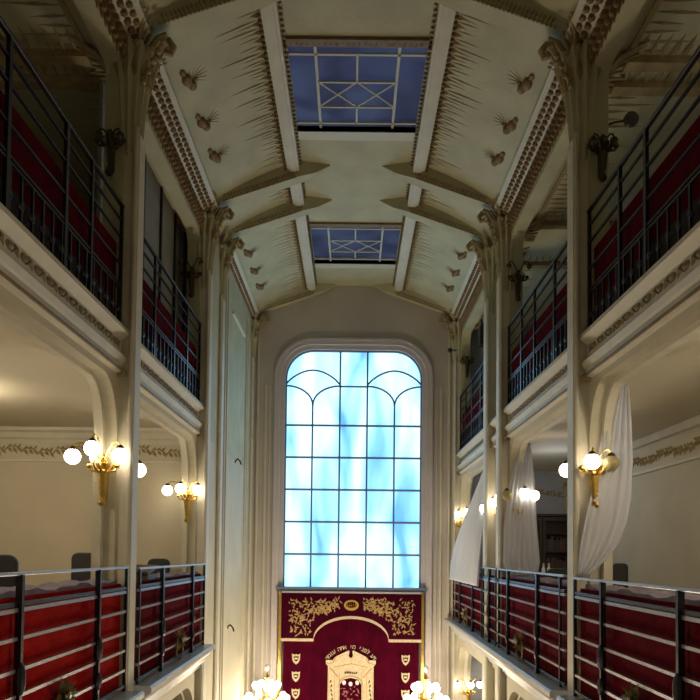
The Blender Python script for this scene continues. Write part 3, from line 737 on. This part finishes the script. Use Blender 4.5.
# round dark lamp on an arm in the upper right gallery
R = empty('round_wall_lamp', (2.80, 7.05, 4.70), 'dark round lamp on a short arm beside the near right capital', 'lamp')
def local(o_, R_): o_.data.transform(Matrix.Translation(-Vector(R_.location))); o_.parent = R_; return o_
local(MB().lathe([(.02,-.03),(.075,-.02),(.08,.02),(.05,.04)], (2.90, 6.95, 4.62), 18, axis='y').build('lamp_head', M['globe_dark'], None, True), R)
local(MB().tube([(2.64, 7.05, 4.60), (2.74, 7.02, 4.63), (2.86, 6.97, 4.62)], .012, 6).build('arm', M['bronze']), R)
# loudspeaker high in the far right bay
R = empty('loudspeaker', (2.86, 14.45, 4.55), 'black rounded loudspeaker high in the far right bay', 'loudspeaker')
local(MB().prism([(2.70,4.55),(3.02,4.55),(3.02,4.90)] + arc(2.86, 4.90, .16, 0, 180, 8, .14), XZ, 14.3, 14.6).build('cabinet', M['black'], None, False, .01), R)
local(MB().tube([(2.86, 14.6, 4.75), (2.86, 14.8, 4.95), (2.82, 14.8, 5.25)], .02, 6).build('bracket', M['iron']), R)
tag(MB().ball((2.20, 15.3, 4.70), .055).tube([(2.20, 15.3, 4.70), (2.40, 15.36, 4.72)], .015, 6).build('spot_camera', M['black'], None, True), 'small black ball camera on the far right pillar', 'camera')
# hooks on the left wall
for lab, y, z in (('small dark bracket on the blank left wall, above mid height', 13.4, 1.82), ('small metal hook on the blank left wall, low', 12.9, -1.42)):
    R = empty('wall_hook', (-2.36, y, z), lab, 'hook', 'hooks on the left wall')
    local(MB().tube([(-2.36, y, z), (-2.30, y-.05, z+.05), (-2.24, y-.1, z), (-2.22, y-.1, z-.07)], .016, 6).build('hook', M['bronze']), R)
    local(MB().lathe([(.035,-.01),(.03,.012)], (-2.355, y, z), 10, axis='x').build('back_plate', M['bronze']), R)
R = tag(MB().ball((-2.62, 6.85, 1.66), .05, 1, 1, 1.2).lathe([(.02,0),(.05,.02),(.02,.05)], (-2.62, 6.85, 1.71), 10).build('tieback_knob', M['gilt'], None, True), 'small brass bell hanging from the arch at the near left pillar', 'knob')  # brass curtain tieback knob hung at the arch

# ------------------------------------------------------------------ curtains
def sheet(name, label, rows, along, folds, amp, m_='voile', thick=.004, group='white voile curtains'):
    g = MB(); V = []; nu = 60
    import bisect
    hs = [r_[0] for r_ in rows]; nz = 40
    for i in range(nz+1):
        h = hs[0] + (hs[-1]-hs[0])*i/nz; k = 0
        while k < len(rows)-2 and h < rows[k+1][0]: k += 1
        a, b_ = rows[k], rows[k+1]; t_ = (h-a[0])/(b_[0]-a[0]) ; 
        u0 = a[1]+(b_[1]-a[1])*t_; u1 = a[2]+(b_[2]-a[2])*t_; w0 = a[3]+(b_[3]-a[3])*t_
        row = []
        for j in range(nu+1):
            f = j/nu; u = u0+(u1-u0)*f; w = w0 + amp*math.sin(f*folds*2*PI+ .6*math.sin(h*2)) + amp*.4*math.sin(f*folds*4.3+h)
            row.append(g.b.verts.new((u, w, h) if along == 'x' else (w, u, h)))
        V.append(row)
    for i in range(nz):
        for j in range(nu): g.b.faces.new([V[i][j], V[i][j+1], V[i+1][j+1], V[i+1][j]])
    o_ = g.build(name, M[m_], None, True)
    sm = o_.modifiers.new('cloth', 'SOLIDIFY'); sm.thickness = thick
    return tag(o_, label, 'curtain', group)
sheet('curtain', 'white voile curtain swept aside at the near right pillar, tied down at the rail', [(1.78,2.74,2.84,6.92),(1.4,2.60,2.87,6.91),(1.0,2.52,2.88,6.90),(.6,2.44,2.86,6.89),(.35,2.38,2.81,6.88),(.15,2.34,2.73,6.88),(0,2.32,2.62,6.88),(-.12,2.31,2.50,6.88),(-.20,2.31,2.40,6.89)], 'x', 5, .013)
sheet('curtain', 'tall white voile curtain hanging straight before the twin pillars', [(1.76,2.66,2.76,10.44),(1.45,2.52,2.80,10.44),(1.1,2.44,2.83,10.43),(.5,2.36,2.86,10.42),(-.1,2.33,2.90,10.40),(-.3,2.40,2.86,10.40)], 'x', 6, .013)
sheet('curtain', 'bluish white curtain slanting across the farthest right bay', [(1.55,11.92,12.4,2.42),(1.2,11.92,13.1,2.38),(.7,11.92,14.0,2.31),(.2,11.92,14.8,2.26),(-.16,11.92,15.2,2.24),(-.55,11.94,15.28,2.23)], 'y', 9, .028)

# ------------------------------------------------------------------ chairs, lectern, bookcase
def chair(label, x_, y, z0, top, w=.44, round_=.5, rot=0):
    R = empty('gallery_chair', (x_, y, z0), label, 'chair', 'black chairs in the lower galleries'); R.rotation_euler = (0, 0, rot)
    H_ = top - z0
    def cb(mb, nm, m_, **k): return mb.build(nm, m_, R, **k)
    o_ = [(-w/2, .58*H_)] + arc(-w/2+w*.3, H_-w*.25, w*.3, 180, 90, 6, w*.25) + arc(w/2-w*.3, H_-w*.25, w*.3, 90, 0, 6, w*.25) + [(w/2, .58*H_)]
    cb(MB().prism(o_, XZ, -.03, .03), 'backrest', M['black'], bevel=.015)
    cb(MB().box(-w/2, w/2, .03, .46, .44, .50), 'seat', M['black'], bevel=.02)
    for a in (-w/2+.02, w/2-.02):
        cb(MB().tube([(a, 0, 0), (a, 0, H_*.62)], .014, 6), 'leg', M['iron']); cb(MB().tube([(a, .43, 0), (a, .43, .45)], .014, 6), 'leg', M['iron'])
    return R
t1 = G1+.18
chair('black chair back at the left edge of the frame', -3.62, 6.9, t1, -.04, .40)
chair('narrow black chair back left of the near left sconce', -3.80, 9.55, t1, -.02, .34)
chair('black rounded chair back behind the farther lower left railing', -2.95, 10.3, G1, -.10, .34, rot=PI)
chair('black chair behind the near right railing, beside the curtain', 3.42, 8.6, G1, -.08, .20)
chair('black chair in front of the dark bookcase', 3.05, 10.0, G1, -.18, .32)
R = empty('lectern', (-2.58, 8.16, G1), 'brown wooden lectern behind the farther left railing', 'lectern')
local(MB().box(-2.74, -2.42, 7.98, 8.34, G1, -.27).build('body', M['wood_mid'], None, False, .01), R)
local(MB().prism([(7.94,-.27),(8.40,-.19),(8.40,-.16),(7.94,-.24)], YZ, -2.80, -2.40).build('desk_top', M['wood']), R)
R = empty('bookcase', (4.0, 14.9, G1), 'dark walnut bookcase seen past the near right pillar', 'bookcase')
bx0, bx1, by0, by1, bt = 3.35, 4.85, 14.5, 14.85, .86
local(MB().box(bx0, bx1, by1-.02, by1, G1, bt).box(bx0, bx0+.03, by0, by1, G1, bt).box(bx1-.03, bx1, by0, by1, G1, bt).box(bx0-.03, bx1+.02, by0-.03, by1, bt, bt+.05).build('carcass', M['wood']), R)
for z in (-1.3, -.85, -.35, .1, .5): local(MB().box(bx0+.03, bx1-.03, by0+.01, by1-.02, z-.02, z).build('shelf', M['wood']), R)
for k in range(2):
    a = bx0+.04+k*.72; d_ = MB().ringprism([(a,G1+.02),(a+.70,G1+.02),(a+.70,bt-.02),(a,bt-.02)], [(a+.06,G1+.1),(a+.64,G1+.1),(a+.64,bt-.1),(a+.06,bt-.1)], XZ, by0-.02, by0, True)
    dd = local(d_.build('door', M['wood']), R)
rnd = random.Random(11)
bm_ = [mat('book_cloth_%d' % k, c_, .6) for k, c_ in enumerate([(.10,.03,.02), (.05,.03,.03), (.07,.05,.03), (.03,.03,.05)])]
for z in (-.35, .1):
    xx = 3.9
    while xx < 4.78:
        w = rnd.uniform(.035, .06); hgt = rnd.uniform(.24, .33)
        tag(MB().box(xx, xx+w-.004, by0+.03, by0+.24, z, z+hgt).build('book', bm_[rnd.randrange(4)]), 'dark bound book on a bookcase shelf', 'book', 'dark books in the walnut bookcase'); xx += w
for k, (xx, yy) in enumerate(((3.30, 11.6), (3.42, 11.7))):
    R = empty('glass_jar', (xx, yy, -.32), 'small pale glass jar standing before the bookcase', 'jar', 'pale jars before the bookcase')
    local(MB().lathe([(.03,0),(.035,.02),(.03,.1),(.015,.13),(.02,.15)], (xx, yy, -.32), 12).build('jar_body', M['card'], None, True), R)
    local(MB().lathe([(.022,.15),(.022,.18),(.008,.2)], (xx, yy, -.32), 10).build('stopper', M['steel'], None, True), R)
tag(MB().box(3.1, 3.7, 11.45, 11.85, -.36, -.32).box(3.14, 3.18, 11.5, 11.54, G1, -.36).box(3.62, 3.66, 11.5, 11.54, G1, -.36).box(3.14, 3.18, 11.76, 11.8, G1, -.36).box(3.62, 3.66, 11.76, 11.8, G1, -.36).build('side_table', M['wood']), 'dark side table in the right gallery carrying two jars', 'table')

# ------------------------------------------------------------------ standing candelabra beside the ark
def candelabrum(label, x_, y):
    zb = G0+.5
    R = empty('candelabrum', (x_, y, zb), label, 'candelabrum', 'standing candelabra beside the ark')
    H_ = -3.05
    local(MB().lathe([(.22,zb),(.22,zb+.05),(.12,zb+.12),(.05,zb+.25),(.035,zb+.6),(.05,zb+.9),(.035,zb+1.0),(.05,H_-.1),(.09,H_)], (x_, y, 0), 16).build('stem', M['gilt'], None, True), R)
    pts = [(.42, H_-.02, 9, 0), (.24, H_+.24, 7, .4)]
    for rad, hz, n_, ph in pts:
        for q in range(n_):
            a = 2*PI*q/n_+ph; gx, gy = x_+rad*math.cos(a), y+rad*math.sin(a)
            arm = local(MB().tube([(x_, y, H_-.25), (x_+.6*(gx-x_), y+.6*(gy-y), H_-.28), (gx, gy, hz-.08)], .012, 6).build('arm', M['gilt']), R)
            local(MB().ball((gx, gy, hz), .075, 1, 1, 1.1, 14, 10).build('glass_globe', M['globe'], None, True), R)
    local(MB().lathe([(.03,H_-.05),(.03,H_+.38),(.06,H_+.42),(.03,H_+.46),(.015,H_+.52)], (x_, y, 0), 12).build('finial_stem', M['gilt'], None, True), R)
    local(MB().ball((x_, y, H_+.62), .055, 1, 1, 1.4, 12, 9).build('top_finial', M['card'], None, True), R)
candelabrum('lit cluster of globes on a gilt stand left of the ark curtain', -1.78, 14.4)
candelabrum('lit cluster of globes on a gilt stand right of the ark curtain', 1.60, 14.4)

# ------------------------------------------------------------------ unseen point lights added to fill the galleries and nave
def lamp(x_, y, z, e, c_=(1, .86, .64), r=.15):
    l = bpy.data.lights.new('fill_light', 'POINT'); l.energy = e; l.color = c_; l.shadow_soft_size = r
    o_ = bpy.data.objects.new('fill_light', l); COL.objects.link(o_); o_.location = (x_, y, z)
lamp(-5.0, 4.2, 1.5, 74); lamp(-4.9, 8.0, 1.6, 52)
lamp(3.9, 2.5, 1.5, 66); lamp(3.6, 5.0, 1.6, 38); lamp(-4.6, 6.5, 4.6, 3.5); lamp(3.9, 6.5, 4.6, 3); lamp(3.8, 12.5, 1.4, 10, (.8, .88, 1))
lamp(-4.2, 6, -2.0, 60); lamp(3.9, 8, -2.2, 60); lamp(3.9, 13, -2.2, 40)
lamp(0, 4.5, -2.4, 44, r=.4); lamp(0, 12.2, -3.6, 400, r=.4)     # added fill lights low in the nave, no fixtures
w_ = bpy.data.worlds.new('dusk'); SC.world = w_; w_.use_nodes = True
w_.node_tree.nodes['Background'].inputs[0].default_value = (.15, .2, .35, 1); w_.node_tree.nodes['Background'].inputs[1].default_value = .3

# ------------------------------------------------------------------ camera
cd = bpy.data.cameras.new('camera'); cam = bpy.data.objects.new('camera', cd); COL.objects.link(cam); SC.camera = cam
cd.sensor_width = 36; cd.lens = 36*F/700; cd.clip_start = .05
pitch, roll = math.radians(2.0), math.radians(.62)
cam.location = (0, 0, 0)
cam.rotation_euler = (Matrix.Rotation(PI/2 + pitch, 3, 'X') @ Matrix.Rotation(roll, 3, 'Z')).to_euler()
# the level line of sight down the nave falls on pixel (352, 554)
vx, vy = math.sin(roll)*-math.tan(pitch)*F, -math.cos(roll)*math.tan(pitch)*F
px_, py_ = 352 - vx, 554 + vy
cd.shift_x = (350 - px_)/700; cd.shift_y = (py_ - 350)/700
SC.view_settings.view_transform = 'Standard'; SC.view_settings.look = 'None'; SC.view_settings.gamma = 1; SC.view_settings.use_curve_mapping = False
SC.view_settings.exposure = 0
